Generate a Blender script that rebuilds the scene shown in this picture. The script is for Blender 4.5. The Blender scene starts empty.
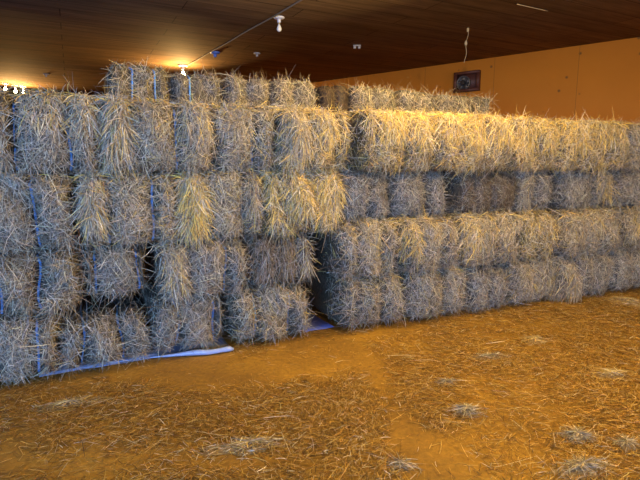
import bpy, math
import numpy as np

rng = np.random.default_rng(7)
SC = bpy.context.scene
COL = SC.collection

# ------------------------------------------------------------------ camera
F_PX, HC = 480.0, 1.25
PITCH = math.atan(75 / 480)
FW = np.array([0, math.cos(PITCH), -math.sin(PITCH)])
UP = np.array([0, math.sin(PITCH), math.cos(PITCH)])
CAM = np.array([0, 0, HC])
cam_d = bpy.data.cameras.new('camera')
cam_d.sensor_width = 36
cam_d.lens = 36 * F_PX / 640
cam_d.clip_start = 0.05
cam = bpy.data.objects.new('camera', cam_d)
COL.objects.link(cam)
cam.location = CAM
cam.rotation_euler = (math.pi / 2 - PITCH, 0, 0)
SC.camera = cam

def ray(x, y):
    return np.array([(x - 320) / F_PX, 0, 0]) + UP * (240 - y) / F_PX + FW
def on_z(x, y, z):
    d = ray(x, y); return CAM + d * ((z - HC) / d[2])
def on_plane(x, y, A, n):
    d = ray(x, y); return CAM + d * (((A - CAM) @ n) / (d @ n))

# ------------------------------------------------------------------ helpers
def tag(o, label=None, cat=None, group=None, kind=None):
    if label: o['label'] = label
    if cat: o['category'] = cat
    if group: o['group'] = group
    if kind: o['kind'] = kind
    return o

def empty(name, loc, rz=0):
    o = bpy.data.objects.new(name, None)
    COL.objects.link(o)
    o.location = loc
    o.rotation_euler = (0, 0, rz)
    o.empty_display_size = 0.05
    return o

def mesh_obj(name, V, faces, mat, parent=None, color=None, smooth=False):
    """faces: list of int arrays (n,k) or python lists"""
    V = np.asarray(V, dtype=np.float32)
    me = bpy.data.meshes.new(name)
    loops, starts, tot = [], [], 0
    for f in faces:
        f = np.asarray(f, dtype=np.int32)
        if f.ndim == 1: f = f[None, :]
        k = f.shape[1]
        loops.append(f.ravel())
        starts.append(tot + np.arange(f.shape[0]) * k)
        tot += f.size
    loops = np.concatenate(loops); starts = np.concatenate(starts)
    me.vertices.add(len(V)); me.vertices.foreach_set('co', V.ravel())
    me.loops.add(len(loops)); me.loops.foreach_set('vertex_index', loops.astype(np.int32))
    me.polygons.add(len(starts)); me.polygons.foreach_set('loop_start', starts.astype(np.int32))
    if smooth:
        me.polygons.foreach_set('use_smooth', np.ones(len(starts), dtype=bool))
    me.update(calc_edges=True)
    me.validate()
    if color is not None:
        a = me.attributes.new('straw_tint', 'FLOAT_COLOR', 'POINT')
        c = np.ones((len(V), 4), dtype=np.float32); c[:, :3] = color
        a.data.foreach_set('color', c.ravel())
    me.materials.append(mat)
    o = bpy.data.objects.new(name, me)
    COL.objects.link(o)
    if parent: o.parent = parent
    return o

def box_geo(x0, x1, y0, y1, z0, z1):
    V = [(x, y, z) for x in (x0, x1) for y in (y0, y1) for z in (z0, z1)]
    Fc = np.array([[0, 1, 3, 2], [4, 6, 7, 5], [0, 4, 5, 1], [2, 3, 7, 6], [0, 2, 6, 4], [1, 5, 7, 3]])
    return np.array(V, float), Fc

class MB:
    def __init__(s): s.V = []; s.F = []; s.n = 0
    def add(s, V, F):
        s.V.append(np.asarray(V, float))
        for f in (F if isinstance(F, list) else [F]):
            s.F.append(np.asarray(f) + s.n)
        s.n += len(V); return s
    def box(s, *a): return s.add(*box_geo(*a))
    def tube(s, pts, r, n=8):
        pts = np.asarray(pts, float); m = len(pts)
        rr = np.broadcast_to(np.asarray(r, float), (m,))
        tg = np.gradient(pts, axis=0); tg /= np.linalg.norm(tg, axis=1)[:, None] + 1e-9
        ref = np.array([0, 0, 1.0]) if abs(tg[0][2]) < .9 else np.array([1.0, 0, 0])
        a = np.cross(tg, ref); a /= np.linalg.norm(a, axis=1)[:, None] + 1e-9
        b = np.cross(tg, a)
        th = np.arange(n) * 2 * math.pi / n
        V = (pts[:, None] + rr[:, None, None] * (np.cos(th)[None, :, None] * a[:, None] + np.sin(th)[None, :, None] * b[:, None])).reshape(-1, 3)
        i = np.arange(m - 1)[:, None] * n; j = np.arange(n)[None]; k = (j + 1) % n
        Q = np.stack([i + j, i + k, i + n + k, i + n + j], -1).reshape(-1, 4)
        return s.add(V, [Q, np.arange(n)[None, ::-1], (m - 1) * n + np.arange(n)[None]])
    def lathe(s, prof, n=16, c=(0, 0, 0)):
        prof = np.asarray(prof, float)
        pts = np.array([(0, 0, z) for r, z in prof]); th = np.arange(n) * 2 * math.pi / n
        m = len(prof)
        V = np.stack([prof[:, 0:1] * np.cos(th), prof[:, 0:1] * np.sin(th), np.repeat(prof[:, 1:2], n, 1)], -1).reshape(-1, 3) + np.array(c)
        i = np.arange(m - 1)[:, None] * n; j = np.arange(n)[None]; k = (j + 1) % n
        Q = np.stack([i + j, i + k, i + n + k, i + n + j], -1).reshape(-1, 4)
        return s.add(V, [Q, np.arange(n)[None, ::-1], (m - 1) * n + np.arange(n)[None]])
    def build(s, name, mat, parent=None, smooth=False):
        return mesh_obj(name, np.concatenate(s.V), s.F, mat, parent, smooth=smooth)

# ------------------------------------------------------------------ materials
def mat_base(name):
    m = bpy.data.materials.new(name); m.use_nodes = True
    nt = m.node_tree; return m, nt, nt.nodes['Principled BSDF']
def plain(name, col, rough=.6, emit=0, ecol=None, metal=0):
    m, nt, b = mat_base(name)
    b.inputs['Roughness'].default_value = rough
    b.inputs['Metallic'].default_value = metal
    nz = nt.nodes.new('ShaderNodeTexNoise'); nz.inputs['Scale'].default_value = 40
    mx = nt.nodes.new('ShaderNodeMix'); mx.data_type = 'RGBA'
    mx.inputs[6].default_value = (*[c * .8 for c in col], 1); mx.inputs[7].default_value = (*[min(1, c * 1.15) for c in col], 1)
    tc = nt.nodes.new('ShaderNodeTexCoord')
    nt.links.new(tc.outputs['Object'], nz.inputs['Vector'])
    nt.links.new(nz.outputs['Fac'], mx.inputs[0]); nt.links.new(mx.outputs[2], b.inputs['Base Color'])
    if emit:
        b.inputs['Emission Color'].default_value = (*(ecol or col), 1)
        b.inputs['Emission Strength'].default_value = emit
    return m

def hay_material():
    m, nt, b = mat_base('dried_hay')
    at = nt.nodes.new('ShaderNodeAttribute'); at.attribute_name = 'straw_tint'
    tc = nt.nodes.new('ShaderNodeTexCoord')
    nz = nt.nodes.new('ShaderNodeTexNoise'); nz.inputs['Scale'].default_value = 55; nz.inputs['Detail'].default_value = 5
    nt.links.new(tc.outputs['Object'], nz.inputs['Vector'])
    mr = nt.nodes.new('ShaderNodeMapRange'); mr.inputs[1].default_value = .3; mr.inputs[2].default_value = .7
    mr.inputs[3].default_value = .62; mr.inputs[4].default_value = 1.3
    nt.links.new(nz.outputs['Fac'], mr.inputs[0])
    vm = nt.nodes.new('ShaderNodeVectorMath'); vm.operation = 'SCALE'
    nt.links.new(at.outputs['Color'], vm.inputs[0]); nt.links.new(mr.outputs[0], vm.inputs['Scale'])
    nt.links.new(vm.outputs[0], b.inputs['Base Color'])
    b.inputs['Roughness'].default_value = .62
    b.inputs['Specular IOR Level'].default_value = .35
    return m
HAY = hay_material()

def wood_ceiling(ang):
    m, nt, b = mat_base('dark_board_ceiling')
    L = nt.links.new
    tc = nt.nodes.new('ShaderNodeTexCoord')
    mp = nt.nodes.new('ShaderNodeMapping'); mp.inputs['Rotation'].default_value = (0, 0, -ang)
    L(tc.outputs['Object'], mp.inputs['Vector'])
    br = nt.nodes.new('ShaderNodeTexBrick')
    br.inputs['Scale'].default_value = 1; br.inputs['Brick Width'].default_value = 2.4; br.inputs['Row Height'].default_value = .3
    br.inputs['Mortar Size'].default_value = .006
    br.inputs['Color1'].default_value = (.165, .10, .053, 1); br.inputs['Color2'].default_value = (.22, .135, .07, 1)
    br.inputs['Mortar'].default_value = (.05, .028, .014, 1)
    L(mp.outputs[0], br.inputs['Vector'])
    mp2 = nt.nodes.new('ShaderNodeMapping'); mp2.inputs['Scale'].default_value = (1.0, 14, 1)
    L(mp.outputs[0], mp2.inputs['Vector'])
    nz = nt.nodes.new('ShaderNodeTexNoise'); nz.inputs['Scale'].default_value = 1.2; nz.inputs['Detail'].default_value = 6; nz.inputs['Roughness'].default_value = .65
    L(mp2.outputs[0], nz.inputs['Vector'])
    mr = nt.nodes.new('ShaderNodeMapRange'); mr.inputs[1].default_value = .25; mr.inputs[2].default_value = .75; mr.inputs[3].default_value = .45; mr.inputs[4].default_value = 1.5
    L(nz.outputs['Fac'], mr.inputs[0])
    vm = nt.nodes.new('ShaderNodeVectorMath'); vm.operation = 'SCALE'
    L(br.outputs['Color'], vm.inputs[0]); L(mr.outputs[0], vm.inputs['Scale']); L(vm.outputs[0], b.inputs['Base Color'])
    b.inputs['Roughness'].default_value = .85; b.inputs['Specular IOR Level'].default_value = .15
    bp = nt.nodes.new('ShaderNodeBump'); bp.inputs['Strength'].default_value = .35; bp.inputs['Distance'].default_value = .01
    L(nz.outputs['Fac'], bp.inputs['Height']); L(bp.outputs[0], b.inputs['Normal'])
    return m

def board_wall():
    m, nt, b = mat_base('orange_board_wall')
    L = nt.links.new
    tc = nt.nodes.new('ShaderNodeTexCoord')
    nz = nt.nodes.new('ShaderNodeTexNoise'); nz.inputs['Scale'].default_value = 1.6; nz.inputs['Detail'].default_value = 8
    L(tc.outputs['Object'], nz.inputs['Vector'])
    mx = nt.nodes.new('ShaderNodeMix'); mx.data_type = 'RGBA'
    mx.inputs[6].default_value = (.48, .16, .011, 1); mx.inputs[7].default_value = (.60, .215, .016, 1)
    L(nz.outputs['Fac'], mx.inputs[0])
    vo = nt.nodes.new('ShaderNodeTexVoronoi'); vo.inputs['Scale'].default_value = 4.5
    L(tc.outputs['Object'], vo.inputs['Vector'])
    mr = nt.nodes.new('ShaderNodeMapRange'); mr.inputs[1].default_value = .05; mr.inputs[2].default_value = .12
    L(vo.outputs['Distance'], mr.inputs[0])
    mx2 = nt.nodes.new('ShaderNodeMix'); mx2.data_type = 'RGBA'
    mx2.inputs[6].default_value = (.2, .09, .02, 1)
    L(mr.outputs[0], mx2.inputs[0]); L(mx.outputs[2], mx2.inputs[7])
    # sheet joints
    sp = nt.nodes.new('ShaderNodeSeparateXYZ'); L(tc.outputs['Object'], sp.inputs[0])
    mo = nt.nodes.new('ShaderNodeMath'); mo.operation = 'FLOORED_MODULO'; mo.inputs[1].default_value = 1.22; L(sp.outputs['X'], mo.inputs[0])
    gt = nt.nodes.new('ShaderNodeMath'); gt.operation = 'GREATER_THAN'; gt.inputs[1].default_value = .008; L(mo.outputs[0], gt.inputs[0])
    mx3 = nt.nodes.new('ShaderNodeMix'); mx3.data_type = 'RGBA'; mx3.inputs[6].default_value = (.32, .125, .014, 1)
    L(gt.outputs[0], mx3.inputs[0]); L(mx2.outputs[2], mx3.inputs[7])
    L(mx3.outputs[2], b.inputs['Base Color'])
    b.inputs['Roughness'].default_value = .7
    return m

def dirt_floor():
    m, nt, b = mat_base('packed_chaff_floor')
    L = nt.links.new
    tc = nt.nodes.new('ShaderNodeTexCoord')
    n1 = nt.nodes.new('ShaderNodeTexNoise'); n1.inputs['Scale'].default_value = 1.7; n1.inputs['Detail'].default_value = 5
    n2 = nt.nodes.new('ShaderNodeTexNoise'); n2.inputs['Scale'].default_value = 38; n2.inputs['Detail'].default_value = 8; n2.inputs['Roughness'].default_value = .7
    for n in (n1, n2): L(tc.outputs['Object'], n.inputs['Vector'])
    cr = nt.nodes.new('ShaderNodeValToRGB')
    e = cr.color_ramp.elements
    e[0].position = .35; e[0].color = FLOOR_A
    e[1].position = .66; e[1].color = FLOOR_B
    L(n1.outputs['Fac'], cr.inputs[0])
    mr = nt.nodes.new('ShaderNodeMapRange'); mr.inputs[1].default_value = .3; mr.inputs[2].default_value = .7; mr.inputs[3].default_value = .7; mr.inputs[4].default_value = 1.25
    L(n2.outputs['Fac'], mr.inputs[0])
    vm = nt.nodes.new('ShaderNodeVectorMath'); vm.operation = 'SCALE'
    L(cr.outputs[0], vm.inputs[0]); L(mr.outputs[0], vm.inputs['Scale']); L(vm.outputs[0], b.inputs['Base Color'])
    b.inputs['Roughness'].default_value = .85
    bp = nt.nodes.new('ShaderNodeBump'); bp.inputs['Strength'].default_value = .5; bp.inputs['Distance'].default_value = .012
    L(n2.outputs['Fac'], bp.inputs['Height']); L(bp.outputs[0], b.inputs['Normal'])
    return m
FLOOR_A = (.25, .13, .017, 1); FLOOR_B = (.42, .23, .025, 1)

# ------------------------------------------------------------------ straw blades
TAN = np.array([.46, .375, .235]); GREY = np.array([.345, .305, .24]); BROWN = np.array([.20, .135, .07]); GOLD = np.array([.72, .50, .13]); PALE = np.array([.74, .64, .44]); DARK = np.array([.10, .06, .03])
def tints(n, mix):
    """one flat colour per strand; mix = [(colour, weight), ...]"""
    cs = np.array([c for c, w in mix]); w = np.array([w for c, w in mix], float); w /= w.sum()
    c = cs[rng.choice(len(cs), n, p=w)]
    return c * rng.uniform(.6, 1.35, (n, 1)) * rng.uniform(.93, 1.07, (n, 3))

def unit(v): return v / (np.linalg.norm(v, axis=-1, keepdims=True) + 1e-9)
def blades(root, d, bend, nrm, L, W, col, K=4):
    """strands: root + d*L*t + bend*L*t^2, flat ribbons about nrm"""
    n = len(root)
    t = np.linspace(0, 1, K)[None, :, None]
    P = root[:, None] + d[:, None] * (L[:, None, None] * t) + bend[:, None] * (L[:, None, None] * t * t)
    T = d[:, None] + 2 * bend[:, None] * t
    S = unit(np.cross(T, nrm[:, None] + 0 * T))
    w = W[:, None, None] * np.array([.8] + [1] * (K - 2) + [.35])[None, :, None] * .5
    V = np.stack([P - S * w, P + S * w], 2).reshape(-1, 3)
    base = (np.arange(n) * 2 * K)[:, None]; k = np.arange(K - 1)[None] * 2
    Q = np.stack([base + k, base + k + 1, base + k + 3, base + k + 2], -1).reshape(-1, 4)
    return V, Q, np.repeat(col, 2 * K, 0)

class Hay:
    def __init__(s): s.V = []; s.F = []; s.C = []; s.n = 0
    def add(s, V, F, C):
        s.V.append(V); s.F.append(F + s.n); s.C.append(np.broadcast_to(C, (len(V), 3))); s.n += len(V)
    def build(s, name, parent=None):
        return mesh_obj(name, np.concatenate(s.V), s.F, HAY, parent, np.concatenate(s.C))

# ------------------------------------------------------------------ bales
def surf_grid(nx, ny, nz):
    """closed grid on the surface of [-1,1]^3"""
    idx = {}; V = []; Q = []
    def vid(i, j, k):
        key = (i, j, k)
        if key not in idx:
            idx[key] = len(V); V.append((2 * i / nx - 1, 2 * j / ny - 1, 2 * k / nz - 1))
        return idx[key]
    for i in range(nx):
        for k in range(nz):
            Q.append([vid(i, 0, k), vid(i + 1, 0, k), vid(i + 1, 0, k + 1), vid(i, 0, k + 1)])
            Q.append([vid(i, ny, k), vid(i, ny, k + 1), vid(i + 1, ny, k + 1), vid(i + 1, ny, k)])
    for i in range(nx):
        for j in range(ny):
            Q.append([vid(i, j, 0), vid(i, j + 1, 0), vid(i + 1, j + 1, 0), vid(i + 1, j, 0)])
            Q.append([vid(i, j, nz), vid(i + 1, j, nz), vid(i + 1, j + 1, nz), vid(i, j + 1, nz)])
    for j in range(ny):
        for k in range(nz):
            Q.append([vid(0, j, k), vid(0, j, k + 1), vid(0, j + 1, k + 1), vid(0, j + 1, k)])
            Q.append([vid(nx, j, k), vid(nx, j + 1, k), vid(nx, j + 1, k + 1), vid(nx, j, k + 1)])
    return np.array(V, float), np.array(Q)
GV, GQ = surf_grid(28, 14, 16)

BLUE = plain('blue_twine', (.14, .39, .80), .4)
STRAWTW = plain('pale_twine', (.62, .55, .44), .5)

def make_bale(origin, t, n, s0, s1, z0, z1, twines, D=1.2, dy=0., look='grey', dens=1.0, tufts=(), fringe=0, twine='blue', label='', group='', lean=0., bulge=.066, pinch=.062, topbl=500, noise=.012, fl=1.):
    w = (s1 - s0); h = z1 - z0; hw, hd, hh = w / 2, D / 2, h / 2
    xs = [a - (s0 + s1) / 2 for a in twines]
    ed = [-hw] + xs + [hw]
    ph = rng.uniform(0, 6.28, (8, 3)); fr = rng.uniform(5, 22, (8, 3)); am = noise * rng.uniform(.3, 1, 8)
    lob_b = rng.uniform(.6, 1.35, len(ed))
    lob_h = rng.uniform(-.018, .012, len(ed))
    r = min(.072, hh * .45, hw * .45)
    tilt = rng.normal(0, .012)
    def fmap(P):
        inner = np.clip(P, [-hw + r, -hd + r, -hh + r], [hw - r, hd - r, hh - r])
        res = P - inner
        Q = inner + unit(res) * r
        x = P[:, 0]
        lobe = np.clip(np.searchsorted(ed, x) - 1, 0, len(ed) - 2)
        a = np.array(ed)[lobe]; b = np.array(ed)[lobe + 1]
        u = np.clip((x - a) / (b - a), 0, 1)
        prof = np.clip(1 - np.abs(2 * u - 1) ** 2.6, 0, 1)
        v = P[:, 2] / hh
        fy = np.clip(-P[:, 1] / hd, -1, 1)              # 1 at the front
        Q[:, 1] -= bulge * lob_b[lobe] * prof * (1 - np.abs(v) ** 3) * np.sign(fy) * (np.abs(fy) > .9)
        pin = np.zeros(len(x))
        for xt in xs: pin += np.exp(-((x - xt) / .02) ** 2)
        Q[:, 1] += pinch * pin * np.clip((fy - .7) / .3, 0, 1)
        up = np.clip(v, 0, 1) ** 4
        Q[:, 2] += up * (-.5 * pinch * pin + lob_h[lobe] * prof + .012 * prof)
        Q[:, 2] = np.minimum(Q[:, 2], hh + .004)
        for i in range(8):
            s = am[i] * np.sin(P @ fr[i] + ph[i, 0])
            Q[:, 1] += s * np.cos(ph[i, 1]); Q[:, 0] += .5 * s * np.cos(ph[i, 2])
        Q[:, 0] += lean * (v + 1) / 2 * h + tilt * Q[:, 2]
        Q[:, 1] += .015 * tilt * 60 * (x / max(hw, .1)) * .4
        return Q + [0, hd, hh]
    PAL = {
        'grey': [(GREY, 4), (TAN, 3.2), (PALE, 1.6), (BROWN, 1.6)],
        'tan': [(TAN, 4), (GREY, 2), (PALE, 1.6), (BROWN, 1.6), (GOLD, .7)],
        'gold': [(TAN, 3), (GOLD, 2.6), (PALE, 1.6), (BROWN, 1.5)],
        'brown': [(BROWN, 5), (TAN, 1.4), (GREY, 1.2), (DARK, 1.5)],
        'dark': [(BROWN * .8, 3), (DARK, 5)],
    }[look]
    H = Hay()
    G = GV * [hw, hd, hh]
    basecol = {'grey': (.085, .068, .046), 'tan': (.092, .07, .04), 'gold': (.11, .075, .03), 'brown': (.085, .06, .035), 'dark': (.05, .032, .018)}[look]  # core is the same hay, its colour darkened for shade between strands
    H.add(fmap(G), GQ, np.array(basecol))
    eps = 1e-3
    def strands(P, axa, axb, N, lmin, lmax, vert=.5, out=.12):
        Q0 = fmap(P); A = unit(fmap(P + axa * eps) - Q0); B = unit(fmap(P + axb * eps) - Q0)
        Nn = unit(np.cross(A, B))
        th = np.where(rng.random(N) < vert, rng.normal(math.pi / 2, .55, N), rng.uniform(0, math.pi, N)) + math.pi * (rng.random(N) < .5)
        lift = np.where(rng.random(N) < out, rng.uniform(.2, .55, N), rng.uniform(0.0, .14, N))
        d = unit(A * np.cos(th)[:, None] + B * np.sin(th)[:, None] + Nn * lift[:, None])
        bend = -Nn * (lift * rng.uniform(.6, 1.25, N))[:, None] + (A * rng.normal(0, .38, N)[:, None] + B * rng.normal(-.06, .38, N)[:, None])
        L = rng.uniform(lmin, lmax, N) * np.where(rng.random(N) < .12, 1.6, 1)
        W = rng.uniform(.0013, .0029, N)
        root = Q0 + Nn * rng.uniform(-.012, .006, N)[:, None]
        H.add(*blades(root, d, bend, Nn + rng.normal(0, .35, (N, 3)), L, W, tints(N, PAL)))
    ex, ey, ez = np.eye(3)
    area = w * h
    N = int(19000 * area * dens)
    x = rng.uniform(-hw, hw, N); z = rng.uniform(-hh, hh, N)
    near = np.zeros(N, bool)
    for xt in xs: near |= np.abs(x - xt) < (.03 if twine == 'blue' else .022)
    near |= np.abs(x) > hw - .02
    near &= rng.random(N) < (.85 if twine == 'blue' else .7)
    x, z = x[~near], z[~near]; N = len(x)
    strands(np.stack([x, np.full(N, -hd), z], 1), ex, ez, N, .035, .10, .35, .035)
    N = int(topbl * dens * w / .5)
    strands(np.stack([rng.uniform(-hw, hw, N), -hd + rng.uniform(0, 1, N) ** 1.5 * min(.5, D), np.full(N, hh)], 1), ex, ey, N, .04, .11, .4, .08)
    for sx in (-1, 1):
        N = int(330 * dens * h / .4)
        P = np.stack([np.full(N, sx * hw), -hd + rng.uniform(0, .25, N), rng.uniform(-hh, hh, N)], 1)
        strands(P, ey * sx, ez, N, .03, .09, .4, .05)
    rz = math.atan2(t[1], t[0])
    loc = origin + t * (s0 + s1) / 2 + n * dy + np.array([0, 0, z0])
    o = H.build('hay_bale')
    o.location = loc; o.rotation_euler = (0, 0, rz)
    tag(o, label, 'hay bale', group)
    # twine loops (parts)
    if twine:
        for xt in xs:
            hz = np.linspace(-hh * .98, hh * .98, 14)
            fr_ = fmap(np.stack([np.full(14, xt), np.full(14, -hd), hz], 1)) + [0, -.03, 0]
            tp = fmap(np.stack([np.full(6, xt), np.linspace(-hd * .9, hd * .9, 6), np.full(6, hh)], 1)) + [0, 0, .004]
            path = np.concatenate([fr_, tp])
            path[:14, 0] += np.cumsum(rng.normal(0, .0009, 14))
            tw = MB().tube(path, .0075 if twine == 'blue' else .0035, 6).build('twine', BLUE if twine == 'blue' else STRAWTW, o, True)
            tw['label'] = 'blue plastic twine' if twine == 'blue' else 'pale baling twine'
    # loose tufts hanging over the front (parts)
    for (p0, p1, cnt, Lm, colmix, up) in tufts:
        x0 = (p0 - s0) - hw; x1 = (p1 - s0) - hw
        T = Hay(); N = int(cnt * 2.2)
        xx = rng.uniform(x0 - .06 * (x1 - x0), x1 + .06 * (x1 - x0), N)
        # half spring from the top edge, the rest are rooted down the face
        frac = rng.random(N)
        onface = frac > .2
        zz = np.where(onface, hh - rng.random(N) * Lm * .85, hh)
        zz = np.clip(zz, -hh + .07 * rng.random(N) + .04, hh)
        yy = np.where(onface, -hd, -hd + rng.random(N) * .16)
        Q0 = fmap(np.stack([xx, yy, zz], 1)) + [0, -.004, .004]
        Q0[:, 1] -= onface * .038 * rng.random(N) * np.sqrt(np.clip(1.1 - ((xx - (x0 + x1) / 2) / (abs(x1 - x0) / 2 + 1e-6)) ** 4, .15, 1)) * np.clip((zz + hh) / (.5 * hh), .25, 1)
        fan = (xx - (x0 + x1) / 2) / max(x1 - x0, .01)
        d = unit(np.stack([fan * .05 + rng.normal(0, .40, N), -rng.uniform(.0, .28, N), np.where(onface, rng.uniform(-1.1, .1, N), rng.uniform(.0, .5 + up, N))], 1))
        bend = np.stack([rng.normal(0, .35, N), rng.uniform(.0, .35, N), -rng.uniform(.4, 1.0, N)], 1)
        L = rng.uniform(.035, .095, N) * (.7 + Lm)
        nr = np.array([0, -1.0, .3]) + rng.normal(0, .35, (N, 3))
        T.add(*blades(Q0, d, bend, nr, L, rng.uniform(.0016, .0033, N), tints(N, colmix), 6))
        tu = T.build('straw_tuft', o); tu['label'] = 'loose straw hanging over the face'
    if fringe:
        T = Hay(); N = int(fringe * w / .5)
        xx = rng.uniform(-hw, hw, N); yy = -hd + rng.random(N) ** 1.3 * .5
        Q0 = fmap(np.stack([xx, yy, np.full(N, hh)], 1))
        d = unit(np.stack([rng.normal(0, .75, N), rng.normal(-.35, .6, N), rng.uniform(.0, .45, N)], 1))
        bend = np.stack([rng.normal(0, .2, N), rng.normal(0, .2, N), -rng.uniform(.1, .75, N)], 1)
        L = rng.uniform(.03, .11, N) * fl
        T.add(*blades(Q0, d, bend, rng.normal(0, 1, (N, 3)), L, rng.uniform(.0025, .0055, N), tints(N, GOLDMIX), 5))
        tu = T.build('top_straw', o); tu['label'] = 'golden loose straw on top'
    return o
GOLDMIX = [(GOLD, 4), (TAN, 1.5), (PALE, 1.2), (BROWN, .5)]  # yellower loose straw; its gold also carries warm lamp light on the tops
TANMIX = [(TAN, 4), (GOLD, 1.1), (PALE, .9), (GREY, 1.6), (BROWN, .6)]

def stack_frame(a, b):
    A = on_z(*a, 0); B = on_z(*b, 0); t = (B - A) / np.linalg.norm(B - A)
    return A, t, np.array([-t[1], t[0], 0])
LS = stack_frame((0, 387), (315, 332))
RS = stack_frame((335, 333), (640, 287))
def px_s(S, px, z, dy=0):
    A, t, n = S
    P0 = A + n * dy + np.array([0, 0, z]) - CAM
    k = (px - 320) / F_PX
    return -(P0[0] - k * (P0 @ FW)) / (t[0] - k * (t @ FW))

def bale(S, row, px, zt=0, zb=0, dy=0, tuft=(), **kw):
    z0, z1 = row
    z0 += zb; z1 += zt
    s = [px_s(S, p, (z0 + z1) / 2, dy) for p in px]
    tf = []
    gap = .011 if S is RS else .006
    for (a, b, cnt, Lm, cm, up) in tuft:
        tf.append((px_s(S, a, z1, dy), px_s(S, b, z1, dy), cnt, Lm, cm, up))
    return make_bale(S[0], S[1], S[2], s[0] + gap, s[-1] - gap, z0, z1, s[1:-1], dy=dy, tufts=tf, **kw)

R = {'1': (1.20, 1.635), '2': (.76, 1.195), '3': (.395, .755), '4': (.02, .39)}
Q = {'1': (1.20, 1.635), '2': (.83, 1.195), '3': (.41, .825), '4': (.02, .405)}
gl1, gl2, gl3, gl4 = ['hay bales in the %s row of the left stack' % w for w in ('top', 'second', 'third', 'bottom')]
gr1, gr2, gr3, gr4 = ['hay bales in the %s row of the right stack' % w for w in ('top', 'second', 'third', 'bottom')]
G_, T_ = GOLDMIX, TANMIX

# --- left stack, top row
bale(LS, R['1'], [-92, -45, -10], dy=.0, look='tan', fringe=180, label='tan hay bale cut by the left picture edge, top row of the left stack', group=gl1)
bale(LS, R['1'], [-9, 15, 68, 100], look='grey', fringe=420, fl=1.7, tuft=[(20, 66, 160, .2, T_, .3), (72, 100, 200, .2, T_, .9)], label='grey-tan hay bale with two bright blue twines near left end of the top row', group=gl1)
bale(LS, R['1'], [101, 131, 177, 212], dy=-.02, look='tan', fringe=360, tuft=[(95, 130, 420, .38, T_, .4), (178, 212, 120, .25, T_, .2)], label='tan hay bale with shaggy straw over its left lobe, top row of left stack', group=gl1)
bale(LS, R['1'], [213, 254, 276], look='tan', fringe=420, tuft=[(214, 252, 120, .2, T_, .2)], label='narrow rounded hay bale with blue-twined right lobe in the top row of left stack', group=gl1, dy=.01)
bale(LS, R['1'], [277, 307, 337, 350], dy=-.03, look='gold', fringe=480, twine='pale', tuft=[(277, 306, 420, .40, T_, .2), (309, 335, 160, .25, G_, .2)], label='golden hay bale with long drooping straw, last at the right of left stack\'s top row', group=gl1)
# second row
bale(LS, R['2'], [-62, -12, 35, 77], look='grey', fringe=120, label='broad grey hay bale with one blue twine, leftmost in left stack\'s second row', group=gl2)
bale(LS, R['2'], [78, 107, 153, 178], dy=-.02, look='tan', fringe=220, tuft=[(78, 105, 330, .34, T_, .2)], label='hay bale with combed-down straw lobe between blue twines, left stack\'s second row', group=gl2)
bale(LS, R['2'], [179, 206, 243, 262], look='tan', fringe=240, tuft=[(175, 205, 560, .40, G_, .3), (243, 261, 100, .3, T_, .1)], twine='pale', dy=-.02, label='hay bale with a yellow flake of straw hanging on its left, left stack\'s second row', group=gl2)
bale(LS, R['2'], [264, 277, 310, 341], dy=-.03, look='gold', fringe=260, twine='pale', tuft=[(264, 277, 200, .38, G_, .2), (279, 309, 360, .32, G_, .2), (312, 338, 360, .36, G_, .2)], label='shaggy golden hay bale with drooping lobes at the right end of left stack\'s second row', group=gl2)
# third row
bale(LS, R['3'], [-42, -2, 40, 82], look='grey', dy=-.01, label='grey hay bale with long blue twine, leftmost in left stack\'s third row', group=gl3)
bale(LS, R['3'], [83, 96, 138, 148], zb=.05, look='grey', dy=.03, label='bluish grey hay bale above a dark slot, left stack\'s third row', group=gl3)
bale(LS, R['3'], [160, 188, 226, 246], dy=-.04, zb=-.01, look='grey', tuft=[(160, 186, 180, .34, T_, 0)], label='grey hay bale right of a dark gap, its lower left corner drooping, third row', group=gl3)
bale(LS, R['3'], [248, 274, 296, 310], dy=.02, look='brown', twine=None, tuft=[(250, 300, 260, .3, [(GREY, 3), (BROWN, 2)], 0), (295, 306, 90, .3, T_, .3)], label='dark brownish hay bale with vertical straw beside the black gap, left stack\'s third row', group=gl3)
# bottom row
bale(LS, R['4'], [-52, -5, 38, 60], dy=-.03, look='grey', label='pale grey hay bale at the left picture edge in left stack\'s bottom row', group=gl4)
bale(LS, R['4'], [61, 84, 121, 150], zt=-.06, look='grey', dy=-.0, label='grey hay bale with two blue twines under the dark slot, left stack\'s bottom row', group=gl4)
bale(LS, R['4'], [151, 178, 214, 224], dy=.0, look='grey', zb=.02, label='blue-grey hay bale above the shiny rolled plastic edge, left stack\'s bottom row', group=gl4)
bale(LS, R['4'], [233, 256, 289, 308], dy=-.04, look='tan', label='light tan hay bale left of the black gap at floor level, left stack', group=gl4)

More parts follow.
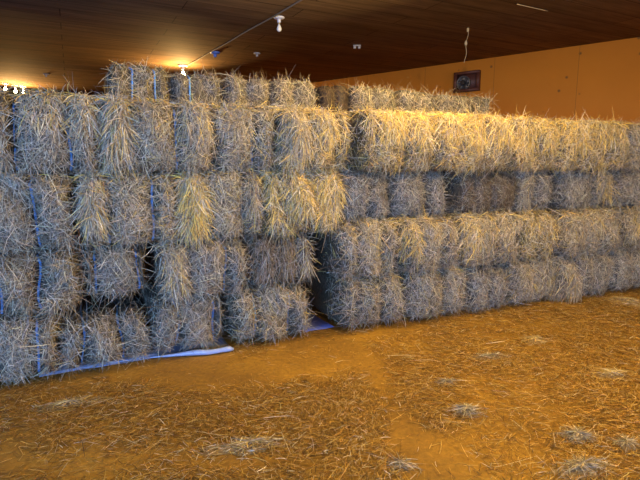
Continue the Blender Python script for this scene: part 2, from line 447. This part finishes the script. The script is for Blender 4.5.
# --- right stack, top row
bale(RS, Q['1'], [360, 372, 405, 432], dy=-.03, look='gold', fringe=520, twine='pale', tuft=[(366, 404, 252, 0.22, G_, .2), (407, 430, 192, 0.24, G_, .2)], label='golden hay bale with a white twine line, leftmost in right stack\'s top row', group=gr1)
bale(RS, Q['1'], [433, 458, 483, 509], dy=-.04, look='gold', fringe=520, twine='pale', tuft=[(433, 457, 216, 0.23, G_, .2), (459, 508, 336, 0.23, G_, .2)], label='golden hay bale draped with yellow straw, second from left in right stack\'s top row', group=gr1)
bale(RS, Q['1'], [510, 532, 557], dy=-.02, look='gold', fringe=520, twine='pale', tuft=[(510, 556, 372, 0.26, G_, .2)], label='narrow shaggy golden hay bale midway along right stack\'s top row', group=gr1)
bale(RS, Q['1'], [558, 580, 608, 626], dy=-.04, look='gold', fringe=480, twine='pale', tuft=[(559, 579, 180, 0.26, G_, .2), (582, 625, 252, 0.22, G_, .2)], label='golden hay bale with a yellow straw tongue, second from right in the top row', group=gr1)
bale(RS, Q['1'], [627, 646, 668, 692], dy=-.0, look='tan', fringe=300, twine='pale', label='tan hay bale cut by the right picture edge in right stack\'s top row', group=gr1)
# second row (set back)
bale(RS, Q['2'], [339, 367, 389], dy=0.095, look='grey', twine=None, label='blue-grey square hay bale, leftmost in right stack\'s shaded second row', group=gr2)
bale(RS, Q['2'], [391, 424, 444], dy=0.095, look='grey', twine=None, label='grey hay bale left of a black gap in right stack\'s shaded second row', group=gr2)
bale(RS, Q['2'], [454, 470, 490, 515], dy=0.145, look='brown', twine=None, label='dark hay bale just right of a black gap in right stack\'s second row', group=gr2)
bale(RS, Q['2'], [516, 532, 547], dy=0.125, look='grey', twine=None, tuft=[(518, 528, 40, .3, T_, 0)], label='blue-grey narrow hay bale left of the dark crack, right stack\'s second row', group=gr2)
bale(RS, Q['2'], [561, 590, 608], dy=0.115, look='grey', twine=None, tuft=[(596, 607, 90, .3, G_, 0)], label='grey hay bale with a yellow patch right of the dark crack, second row', group=gr2)
bale(RS, Q['2'], [611, 626, 650, 672], dy=0.095, look='grey', twine=None, label='grey hay bale cut by the right picture edge in right stack\'s second row', group=gr2)
# third row
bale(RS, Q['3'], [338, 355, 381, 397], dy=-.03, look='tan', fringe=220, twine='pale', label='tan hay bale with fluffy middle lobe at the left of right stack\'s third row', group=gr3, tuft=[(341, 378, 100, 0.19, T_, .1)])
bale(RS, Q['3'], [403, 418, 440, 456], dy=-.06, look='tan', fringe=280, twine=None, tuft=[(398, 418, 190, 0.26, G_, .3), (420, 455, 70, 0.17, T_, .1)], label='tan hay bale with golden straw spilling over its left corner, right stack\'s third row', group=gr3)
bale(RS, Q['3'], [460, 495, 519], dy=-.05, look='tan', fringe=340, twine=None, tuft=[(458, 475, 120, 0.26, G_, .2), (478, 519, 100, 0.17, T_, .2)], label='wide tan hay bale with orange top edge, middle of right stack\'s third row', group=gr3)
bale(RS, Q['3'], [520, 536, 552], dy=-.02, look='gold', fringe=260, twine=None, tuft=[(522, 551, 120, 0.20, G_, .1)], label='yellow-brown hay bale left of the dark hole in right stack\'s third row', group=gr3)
bale(RS, Q['3'], [560, 582, 600, 618], dy=-.05, look='tan', fringe=200, twine=None, tuft=[(560, 600, 130, 0.21, T_, .1)], label='straggly tan hay bale right of the dark hole in right stack\'s third row', group=gr3)
bale(RS, Q['3'], [620, 636, 656, 672], dy=-.03, look='tan', twine=None, tuft=[(620, 642, 70, 0.22, G_, .1)], label='tan hay bale cut by the right picture edge in right stack\'s third row', group=gr3)
# bottom row
bale(RS, Q['4'], [340, 356, 379, 403], dy=-.0, look='tan', fringe=160, twine='pale', label='tan hay bale right of the black gap in right stack\'s bottom row', group=gr4)
bale(RS, Q['4'], [406, 441, 465], dy=-.02, look='tan', fringe=240, twine='pale', label='tan hay bale with orange-lit top lip, second from left in right stack\'s bottom row', group=gr4)
bale(RS, Q['4'], [467, 487, 505], dy=-.02, look='grey', zt=-.03, twine='pale', label='grey narrow hay bale, third from left in right stack\'s bottom row', group=gr4)
bale(RS, Q['4'], [506, 529, 552], dy=-.0, look='tan', twine=None, tuft=[(507, 550, 160, .28, T_, 0)], label='rough tan hay bale left of the upright straw bunch, right stack\'s bottom row', group=gr4)
bale(RS, Q['4'], [555, 573, 590, 609], dy=-.05, look='grey', twine=None, tuft=[(553, 571, 320, .42, T_, 0)], label='hay bale with straw stalks hanging down its left corner, right stack\'s bottom row', group=gr4)
bale(RS, Q['4'], [611, 630, 650, 669], dy=-.05, look='grey', twine=None, label='grey hay bale cut by the right picture edge in right stack\'s bottom row', group=gr4)

# --- back row, set back on top of both stacks
gb1, gb2 = 'hay bales set back on top of the left stack', 'hay bales set back on top of the right stack'
dB = .80
B5 = (1.642, 1.965)
kw = dict(topbl=140, D=.8, dens=.55, noise=.008, bulge=.02, pinch=.03)
bale(LS, B5, [109, 131, 155, 171], dy=dB, zt=.02, look='tan', twine='blue', label='leftmost upper hay bale under the ceiling with a blue twine, set back', group=gb1, **kw)
bale(LS, B5, [172, 190, 223], dy=dB, zt=.0, look='grey', twine='blue', label='upper hay bale directly below the glowing ceiling bulb, set back', group=gb1, **kw)
bale(LS, B5, [226, 248, 271], dy=dB, zt=.0, look='grey', twine=None, label='upper hay bale, third from left in the set-back row under the ceiling', group=gb1, **kw)
bale(LS, B5, [272, 295, 318], dy=dB, zt=.0, look='grey', twine=None, label='upper hay bale left of the dark bale in the set-back row', group=gb1, **kw)
bale(RS, B5, [319, 335, 351], dy=dB + .14, look='dark', twine=None, label='dark brown upper hay bale in the set-back row', group=gb2, **kw)
bale(RS, B5, [352, 374, 397], dy=dB + .08, look='grey', twine=None, label='upper hay bale just right of the dark brown one, set back', group=gb2, **kw)
bale(RS, B5, [398, 415, 437], dy=dB + .08, zt=-.01, look='grey', twine=None, label='upper hay bale left of the wall fan, second right of the dark one', group=gb2, **kw)
bale(RS, B5, [438, 455, 474], dy=dB + .08, zt=-.02, look='grey', twine=None, label='upper hay bale right below the wall fan, set back', group=gb2, **kw)
bale(RS, B5, [475, 484, 491], dy=dB + .08, zt=-.02, look='grey', twine=None, label='narrow upper hay bale ending the set-back row at the right', group=gb2, **kw)

# ------------------------------------------------------------------ plastic sheets under the stacks
SHEET = plain('pale_blue_plastic', (.36, .44, .64), .25)
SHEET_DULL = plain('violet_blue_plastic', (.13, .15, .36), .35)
def sheet(S, p0, p1, y0, y1, label, roll):
    s0, s1 = px_s(S, p0, 0, y0), px_s(S, p1, 0, y0)
    rz = math.atan2(S[1][1], S[1][0])
    root = empty('plastic_sheet', S[0] + S[1] * s0, rz)
    nx, ny = 50, 8
    X, Y = np.meshgrid(np.linspace(0, s1 - s0, nx), np.linspace(0, 1, ny), indexing='ij')
    yf = y0 + (.12 * np.clip((.85 - X / (s1 - s0)) / .3, 0, 1) if roll else 0)
    Y = yf + Y * (y1 - yf)
    Z = .004 + .003 * np.sin(X * 31 + Y * 12) + .003 * np.sin(X * 17 - Y * 33)
    V = np.stack([X, Y, Z], -1).reshape(-1, 3)
    i = np.arange(nx - 1)[:, None] * ny + np.arange(ny - 1)[None]
    Qd = np.stack([i, i + ny, i + ny + 1, i + 1], -1).reshape(-1, 4)
    sh = mesh_obj('sheet', V, [Qd], SHEET if roll else SHEET_DULL, root, smooth=True)
    md = sh.modifiers.new('thick', 'SOLIDIFY'); md.thickness = .003; md.offset = 1
    if roll:
        x = np.linspace(0, s1 - s0, 40)
        r = roll * (.08 + .92 * np.clip((x / (s1 - s0) - .5) / .3, 0, 1)) * (1 + .1 * np.sin(x * 23))
        r[-1] *= .5
        MB().tube(np.stack([x, y0 - .01 + .12 * np.clip((.85 - x / (s1 - s0)) / .3, 0, 1) + .006 * np.sin(x * 9), r + .005], 1), r, 10).build('rolled_edge', SHEET, root, True)
    tag(root, label, 'plastic sheet')
sheet(LS, 38, 233, -.075, .5, 'shiny pale blue plastic sheet with rolled edge under left stack\'s bottom row', .018)
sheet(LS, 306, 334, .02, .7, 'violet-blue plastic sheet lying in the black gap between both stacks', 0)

# ------------------------------------------------------------------ floor, ceiling, walls
HCEIL = 2.95
def slab(name, poly, z0, z1, mat):
    n = len(poly)
    V = [(*p, z0) for p in poly] + [(*p, z1) for p in poly]
    i = np.arange(n); j = (i + 1) % n
    o = mesh_obj(name, V, [np.stack([i, j, j + n, i + n], 1), i[::-1], i + n], mat)
    return tag(o, kind='structure')
W1, W2 = on_z(640, 37, HCEIL), on_z(318, 82, HCEIL)
wd = (W2 - W1) / np.linalg.norm(W2 - W1)
def at_x(x): k = (x - W1[0]) / wd[0]; return W1 + wd * k
XL, XR, YN = -9.5, 6.5, -4.0
PL, PR = at_x(XL), at_x(XR)
poly = [(XL, YN), (XR, YN), (PR[0], PR[1]), (PL[0], PL[1])]
fl = slab('floor', poly, -.1, 0, dirt_floor())
wire_dir = on_z(183, 67, HCEIL) - on_z(300, 0, HCEIL)
slab('ceiling', poly, HCEIL, HCEIL + .1, wood_ceiling(math.atan2(LS[1][1], LS[1][0])))
WALL = board_wall()
def wall(name, a, b, mat, z0=0, z1=HCEIL, th=.1):
    a = np.array([*a[:2], 0.]); b = np.array([*b[:2], 0.]); L = np.linalg.norm(b - a)
    V, Fc = box_geo(0, L, 0, th, z0, z1)
    o = mesh_obj(name, V, [Fc], mat)
    o.location = a; o.rotation_euler = (0, 0, math.atan2(b[1] - a[1], b[0] - a[0]))
    return tag(o, kind='structure')
wall('wall_back', PL, PR, WALL)
wall('wall_left', (XL, YN), (XL, PL[1]), WALL)
EY0, EY1, EZ = -2.2, 1.2, 2.2      # second open doorway, in the right-hand wall, onto a sunlit yard
wall('wall_right', (PR[0], PR[1]), (XR, EY1), WALL)
wall('wall_right_rear', (XR, EY0), (XR, YN), WALL)
wall('wall_right_lintel', (XR, EY1), (XR, EY0), WALL, EZ, HCEIL)
DX0, DX1, DZ = -3.2, .8, 2.05      # open barn doorway behind the photographer
wall('wall_front', (DX0, YN), (XL, YN), WALL)
wall('wall_front_side', (XR, YN), (DX1, YN), WALL)
wall('wall_front_lintel', (DX1, YN), (DX0, YN), WALL, DZ, HCEIL)

# ------------------------------------------------------------------ ceiling cable, sockets and bulbs
WHITE = plain('white_porcelain', (.75, .74, .78), .3)
BLUEP = plain('blue_plastic_socket', (.12, .22, .6), .4)
GLASS_OFF = plain('frosted_bulb', (.85, .83, .78), .2)
LIT = plain('glowing_bulb', (1, .8, .5), .3, 60, (1, .72, .38))
CABLE = plain('dusty_cable', (.30, .22, .13), .7)
BRASS = plain('bulb_cap', (.5, .42, .3), .35, metal=.8)
STRING = plain('pale_string', (.34, .27, .17), .8)
DUSTY = plain('dusty_porcelain', (.36, .34, .33), .5)

def ceiling_bulb(P, mat_base_, bulb, label, group=None, k=1.0, name='ceiling_bulb', cat='light bulb'):
    root = empty(name, (P[0], P[1], HCEIL))
    MB().lathe(np.array([(.0, -.001), (.075, -.001), (.078, -.012), (.062, -.024), (.03, -.03), (0.001, -.03)]) * k, 16).build('socket_base', mat_base_, root, True)
    MB().lathe(np.array([(.001, -.028), (.024, -.028), (.026, -.06), (.021, -.075), (.001, -.075)]) * k, 12).build('socket', mat_base_, root, True)
    if bulb:
        MB().lathe(np.array([(.001, -.075), (.014, -.075), (.014, -.095), (.001, -.095)]) * k, 12).build('cap', BRASS, root, True)
        MB().lathe(np.array([(.001, -.094), (.013, -.095), (.018, -.11), (.03, -.135), (.034, -.155), (.03, -.175), (.017, -.188), (.001, -.192)]) * k, 14).build('bulb', bulb, root, True)
    tag(root, label, cat, group)
    return root
C0, C1 = on_z(300, 0, HCEIL), on_z(183, 67, HCEIL)
cdir = (C1 - C0) / np.linalg.norm(C1 - C0)
cpts = np.array([C0 + cdir * a for a in np.linspace(-5.2, np.linalg.norm(C1 - C0) + .1, 40)])
cpts[:, 2] = HCEIL - .013 - .004 * np.sin(np.arange(40) * 1.1)
tag(MB().tube(cpts, .009, 6).build('electric_cable', CABLE, None, True), 'thin brown electric cable running diagonally along the dark ceiling', 'cable')
gB = 'bulb sockets on the ceiling'
ceiling_bulb(on_z(279, 17, HCEIL), WHITE, GLASS_OFF, 'unlit white bulb in a porcelain socket on the diagonal ceiling cable', gB, .85)
ceiling_bulb(on_z(215, 52, HCEIL), BLUEP, None, 'small blue empty socket on the ceiling cable between the two bulbs', gB, 1.0)
lb = on_z(183, 65, HCEIL)
ceiling_bulb(lb, WHITE, LIT, 'glowing bulb at the far end of the ceiling cable above the set-back bales', gB, 1.1)
ceiling_bulb(on_z(257, 53, HCEIL), DUSTY, None, 'small white empty socket on bare ceiling below the unlit bulb', gB, .7)
FL = [(5, 83), (15, 85), (23, 86)]
lab3 = ['leftmost glowing bulb low at the far left of the ceiling', 'middle glowing bulb of the three at the far left ceiling', 'right-hand glowing bulb of the three at the far left ceiling']
for (x, y), l in zip(FL, lab3):
    ceiling_bulb(on_z(x, y, HCEIL), WHITE, LIT, l, 'glowing bulbs at the far left', .85)
ceiling_bulb(on_z(46, 74, HCEIL), DUSTY, None, 'tiny pale empty socket on the far left ceiling above the stack', gB, .7)
# porcelain double fixture
P = on_z(357, 45, HCEIL)
root = empty('double_socket', (P[0], P[1], HCEIL))
MB().box(-.055, .055, -.02, .02, -.015, -.001).build('mounting_plate', DUSTY, root)
for sx in (-1, 1):
    MB().lathe([(.001, -.014), (.018, -.014), (.021, -.04), (.016, -.05), (.001, -.05)], 12, (sx * .032, 0, 0)).build('socket', DUSTY, root, True)
tag(root, 'pale double socket fixture alone on the middle of the dark ceiling', 'light socket')
# bulbs further along the cable toward the camera (out of the frame, they light the stacks)
NEAR = [C0 + cdir * -2.25, C0 + cdir * -4.1]
for P, l in zip(NEAR, ('lit bulb on the ceiling cable just in front of the right stack', 'lit bulb on the ceiling cable above the open floor')):
    ceiling_bulb(P, WHITE, LIT, l, 'lit bulbs overhead')
# hanging string with a knot
P = on_z(468, 28, HCEIL)
drop = HCEIL - .005
ds = on_plane(466, 63, P, np.array([0, 1., 0]))[2]
zz = np.linspace(0, 1, 22)
pts = np.stack([P[0] - .02 * zz + .012 * np.sin(zz * 11), P[1] + .01 * np.cos(zz * 9), drop + (ds - drop) * zz], 1)
root = empty('hanging_string', (P[0], P[1], HCEIL))
inv = np.array([P[0], P[1], HCEIL])
MB().tube(pts - inv, .0036, 6).build('string', STRING, root, True)
kn = pts[9] - inv
MB().lathe([(.001, -.03), (.013, -.026), (.019, -.005), (.015, .016), (.008, .03), (.001, .032)], 9, kn).build('knot', STRING, root, True)
MB().lathe([(.001, -.05), (.014, -.045), (.016, 0), (.001, -.001)], 9).build('hook', STRING, root, True)
tag(root, 'knotted pale string hanging from the ceiling above the wall fan', 'string')
# stray batten piece / wire end on the ceiling
a, b = on_z(517, 3, HCEIL), on_z(548, 10, HCEIL)
pp = np.linspace(a, b, 8); pp[:, 2] = HCEIL - .012
tag(MB().tube(pp, .0045, 6).build('ceiling_wire', CABLE, None, True), 'short pale wire stapled to the ceiling near the upper right', 'wire')

# ------------------------------------------------------------------ exhaust fan on the back wall
wn = np.array([-wd[1], wd[0], 0]);
if wn[1] > 0: wn = -wn           # towards the room
ctr = on_plane(468, 82, W1, wn)
rzf = math.atan2(-wd[1], -wd[0])
FRAME = plain('red_brown_painted_wood', (.085, .024, .015), .6)
METAL = plain('dull_grey_metal', (.13, .12, .115), .45, metal=.5)
BLACK = plain('dark_opening', (.02, .015, .012), .8)
root = empty('wall_fan', ctr + wn * .0, rzf)
hw_, hh_ = .215, .16
m = MB()
for a in ((-hw_, hw_, -.09, -.003, hh_ - .04, hh_), (-hw_, hw_, -.09, -.003, -hh_, -hh_ + .04), (-hw_, -hw_ + .045, -.09, -.003, -hh_ + .04, hh_ - .04), (hw_ - .045, hw_, -.09, -.003, -hh_ + .04, hh_ - .04)):
    m.box(*a)
m.build('frame', FRAME, root)
MB().box(-hw_ + .045, hw_ - .045, -.02, -.003, -hh_ + .04, hh_ - .04).build('back_panel', FRAME, root)
# round shroud and motor, axis towards the room
def axis_lathe(name, prof, mat, c, n=20):
    mm = MB(); mm.lathe(prof, n); V = np.concatenate(mm.V); V2 = np.stack([V[:, 0], -V[:, 2], V[:, 1]], 1) + np.array(c)
    mm.V = [V2]; return mm.build(name, mat, root, True)
axis_lathe('shroud', [(.001, .02), (.10, .02), (.115, .03), (.115, .085), (.105, .085), (.10, .04), (.001, .04)], METAL, (-.05, 0, -.02))
axis_lathe('motor', [(.001, .04), (.035, .045), (.04, .11), (.03, .125), (.001, .126)], BLACK, (-.05, 0, -.02), 14)
for k in range(5):
    th = k * 2 * math.pi / 5 + .3
    c, s = math.cos(th), math.sin(th)
    V = []
    for rr, hwid in ((.035, .014), (.095, .03)):
        for sg, yy in ((-1, -.06), (1, -.075)):
            V.append((-.05 + rr * c - sg * hwid * s, yy, -.02 + rr * s + sg * hwid * c))
    V2 = [(x, y - .003, z) for x, y, z in V]
    Vv = np.array(V + V2)
    mesh_obj('fan_blade', Vv, [np.array([[0, 1, 3, 2], [4, 6, 7, 5], [0, 2, 6, 4], [1, 5, 7, 3], [0, 4, 5, 1], [2, 3, 7, 6]])], METAL, root)
tag(root, 'small dark fan in a red-brown wooden frame on the orange wall', 'fan')

# ------------------------------------------------------------------ straw on the floor
def noise2(x, y, seed, f0=1.0, n=24):
    r = np.random.default_rng(seed); v = 0
    for i in range(n):
        a = r.uniform(0, 6.28); f = f0 * r.uniform(.5, 2.6)
        v = v + np.sin((x * math.cos(a) + y * math.sin(a)) * f + r.uniform(0, 6.28))
    return v / math.sqrt(n)
def project(P):
    q = P - CAM; zc = q @ FW
    return 320 + F_PX * q[:, 0] / zc, 240 - F_PX * (q @ UP) / zc
NTRY = 700000
P = np.stack([rng.uniform(-2.6, 5.2, NTRY), rng.uniform(1.3, 5.6, NTRY), np.zeros(NTRY)], 1)
px, py = project(P)
dl = (P - LS[0]) @ LS[2]; dr = (P - RS[0]) @ RS[2]; sl = (P - LS[0]) @ LS[1]
front = np.where(px < 325, dl, dr)
keep = (px > -120) & (px < 800) & (py < 520) & (front < .02)
den = .42 + .42 * np.clip(noise2(P[:, 0], P[:, 1], 3, 3.2) , -1, 1.4) + .22 * np.clip(noise2(P[:, 0], P[:, 1], 4, 9), -1, 1.5)
def g(x, y, sx, sy): return np.exp(-((px - x) / sx) ** 2 - ((py - y) / sy) ** 2)
den += .5 * g(170, 420, 130, 28) + .35 * g(290, 420, 50, 50) + .4 * g(375, 425, 40, 45) + .5 * g(555, 400, 150, 90) + .3 * g(20, 410, 50, 30) + .35 * g(250, 470, 60, 18)
# trodden bare path and bare patches
pathx = 345 + (py - 340) * .66
den -= .95 * np.exp(-((px - pathx) / (12 + (py - 330) * .09)) ** 2) * (py > 335)
den -= .8 * g(210, 372, 90, 16) + .8 * g(230, 462, 90, 14) + .5 * g(30, 465, 90, 16) + .6 * g(300, 350, 50, 14) + .5 * g(430, 345, 70, 14)
keep &= rng.random(NTRY) < np.clip(den, .03, 1) * .75
P = P[keep]; px, py = px[keep], py[keep]; N = len(P)
th = noise2(P[:, 0], P[:, 1], 9, 2.5) * 1.2 + rng.normal(0, .9, N)
lift = np.where(rng.random(N) < .12, rng.uniform(.1, .5, N), rng.uniform(.0, .12, N))
d = unit(np.stack([np.cos(th), np.sin(th), lift], 1))
bend = np.stack([rng.normal(0, .2, N), rng.normal(0, .2, N), -lift * rng.uniform(.6, 1.0, N)], 1)
P[:, 2] = .003 + rng.random(N) ** 2 * .018
L = rng.uniform(.018, .07, N) * np.where(rng.random(N) < .07, 2.3, 1)
H = Hay()
FMIX = [(np.array([.44, .24, .04]), 4), (np.array([.27, .13, .022]), 3.2), (np.array([.60, .38, .10]), 2.4), (np.array([.68, .56, .36]), .9), (np.array([.12, .06, .02]), 1.3)]
H.add(*blades(P, d, bend, np.array([0, 0, 1.]) + rng.normal(0, .25, (N, 3)), L, rng.uniform(.0012, .0030, N), tints(N, FMIX)))
lo = H.build('loose_straw')
tag(lo, 'loose golden straw scattered over the brown floor', 'straw', kind='stuff')

# distinct little heaps lying on the floor
def heap(px_, py_, rx, ry, h, cnt, mix, label, ang=0, Lm=.14):
    C = on_z(px_, py_, 0)
    H = Hay()
    nr, na = 5, 18
    V = [(0, 0, h)]
    for i in range(1, nr + 1):
        q = i / nr
        for a in range(na):
            k = 1 + .18 * math.sin(a * 2.1 + px_) + .1 * math.sin(a * 5 + py_)
            V.append((rx * q * k * math.cos(a * 2 * math.pi / na), ry * q * k * math.sin(a * 2 * math.pi / na), max(.002, h * (1 - q ** 1.6) * (1 + .25 * math.sin(a * 3 + i)))))
    T = np.array([[0, 1 + a, 1 + (a + 1) % na] for a in range(na)])
    Qd = np.array([[1 + (i - 1) * na + a, 1 + i * na + a, 1 + i * na + (a + 1) % na, 1 + (i - 1) * na + (a + 1) % na] for i in range(1, nr) for a in range(na)])
    V = np.array(V)
    H.add(V, Qd, np.array([.30, .19, .07])); H.V.append(np.zeros((0, 3))); H.C.append(np.zeros((0, 3)))
    H.F.append(T)
    N = int(cnt * 1.7)
    q = np.abs(rng.normal(0, .75, N)); a = rng.uniform(0, 6.28, N)
    R0 = np.stack([rx * q * np.cos(a) * rng.uniform(.6, 1.4, N), ry * q * np.sin(a), h * np.clip(1 - q ** 1.6, 0, 1) + .004], 1)
    th = rng.normal(0, .75, N) + math.pi * (rng.random(N) < .5)
    lf = rng.uniform(.0, .22, N)
    dd = unit(np.stack([np.cos(th), np.sin(th), lf], 1))
    bd = np.stack([rng.normal(0, .2, N), rng.normal(0, .2, N), -lf * rng.uniform(.8, 1.3, N)], 1)
    H.add(*blades(R0, dd, bd, np.array([0, 0, 1.]) + rng.normal(0, .4, (N, 3)), rng.uniform(.2, .7, N) * Lm * .75, rng.uniform(.0016, .0032, N), tints(N, mix)))
    o = H.build('straw_heap')
    o.location = C; o.rotation_euler = (0, 0, ang)
    tag(o, label, 'straw heap', 'little straw heaps on the floor')
HG = [(PALE, 1.2), (GREY, 3), (TAN, 3), (BROWN, 1)]
HT = [(TAN, 3), (GOLD, 2), (PALE, 1)]
for a in [(628, 304, .20, .10, .05, 420, HT, 'long tan straw heap at the right picture edge near the right stack', -.9),
          (466, 413, .07, .05, .03, 200, HG, 'pale grey straw wad right of the trodden path', .2),
          (446, 384, .045, .03, .02, 110, HG, 'small bluish grey straw knot beside the top of the path', .3),
          (490, 358, .16, .05, .02, 170, HG, 'flat grey straw streak in the middle of the right floor', .2),
          (534, 341, .10, .07, .025, 150, HT, 'pale spiky straw tuft nearest the right stack\'s middle', .5),
          (577, 438, .07, .05, .03, 190, HG, 'grey straw wad at lower right of the floor', .1),
          (626, 446, .05, .04, .025, 120, HG, 'dull grey straw knot at the lower right corner', 1.0),
          (610, 376, .12, .06, .03, 200, HT, 'tan straw tuft on the floor at the far right', .2),
          (582, 470, .14, .06, .03, 260, HG, 'wide pale straw heap at the bottom right edge of the picture', .3),
          (400, 466, .06, .03, .015, 80, HG, 'small pale straw wisp beside the bottom of the path', -.3),
          (250, 446, .22, .06, .02, 260, HT, 'long straw drift left of centre near the picture bottom', .25),
          (70, 405, .18, .05, .02, 180, HT, 'pale straw drift on the floor before the left stack', .3),
          (135, 350, .10, .06, .04, 260, HG, 'grey straw heap spilled against left stack\'s bottom row', .4)]:
    heap(*a)

# ------------------------------------------------------------------ lights
def point(name, loc, e, col, r=.05):
    l = bpy.data.lights.new(name, 'POINT'); l.energy = e; l.color = col; l.shadow_soft_size = r
    o = bpy.data.objects.new(name, l); COL.objects.link(o); o.location = loc; return o
WARM = (1, .70, .20)
point('bulb_light', (lb[0], lb[1], HCEIL - .27), 70, (1, .6, .2), .04)
for i, (x, y) in enumerate(FL):
    q = on_z(x, y, HCEIL); point('bulb_light', (q[0], q[1], HCEIL - .29), 30, (1, .6, .2), .04)
point('bulb_light', (NEAR[0][0], NEAR[0][1], HCEIL - .26), 150, WARM, .05)
point('bulb_light', (NEAR[1][0], NEAR[1][1], HCEIL - .26), 165, WARM, .05)
# daylight in the open doorway behind the photographer
al = bpy.data.lights.new('doorway_daylight', 'AREA'); al.shape = 'RECTANGLE'; al.size = DX1 - DX0; al.size_y = DZ - .1
al.energy = 560; al.color = (.16, .41, 1.0)
ao = bpy.data.objects.new('doorway_daylight', al); COL.objects.link(ao)
ao.location = ((DX0 + DX1) / 2, YN + .0, DZ / 2); ao.rotation_euler = (math.pi / 2, 0, 0)
bl = bpy.data.lights.new('yard_daylight', 'AREA'); bl.shape = 'RECTANGLE'; bl.size = EY1 - EY0; bl.size_y = EZ - .1
bl.energy = 155; bl.color = (1.0, .87, .64)
bo = bpy.data.objects.new('yard_daylight', bl); COL.objects.link(bo)
bo.location = (XR, (EY0 + EY1) / 2, EZ / 2); bo.rotation_euler = (math.pi / 2, 0, math.pi / 2)
w = bpy.data.worlds.new('sky'); SC.world = w; w.use_nodes = True
bg = w.node_tree.nodes['Background']; bg.inputs[0].default_value = (.5, .68, 1, 1); bg.inputs[1].default_value = .6

SC.view_settings.view_transform = 'Standard'
SC.view_settings.look = 'None'
SC.view_settings.exposure = 0.30
SC.view_settings.gamma = 1
SC.view_settings.use_curve_mapping = False
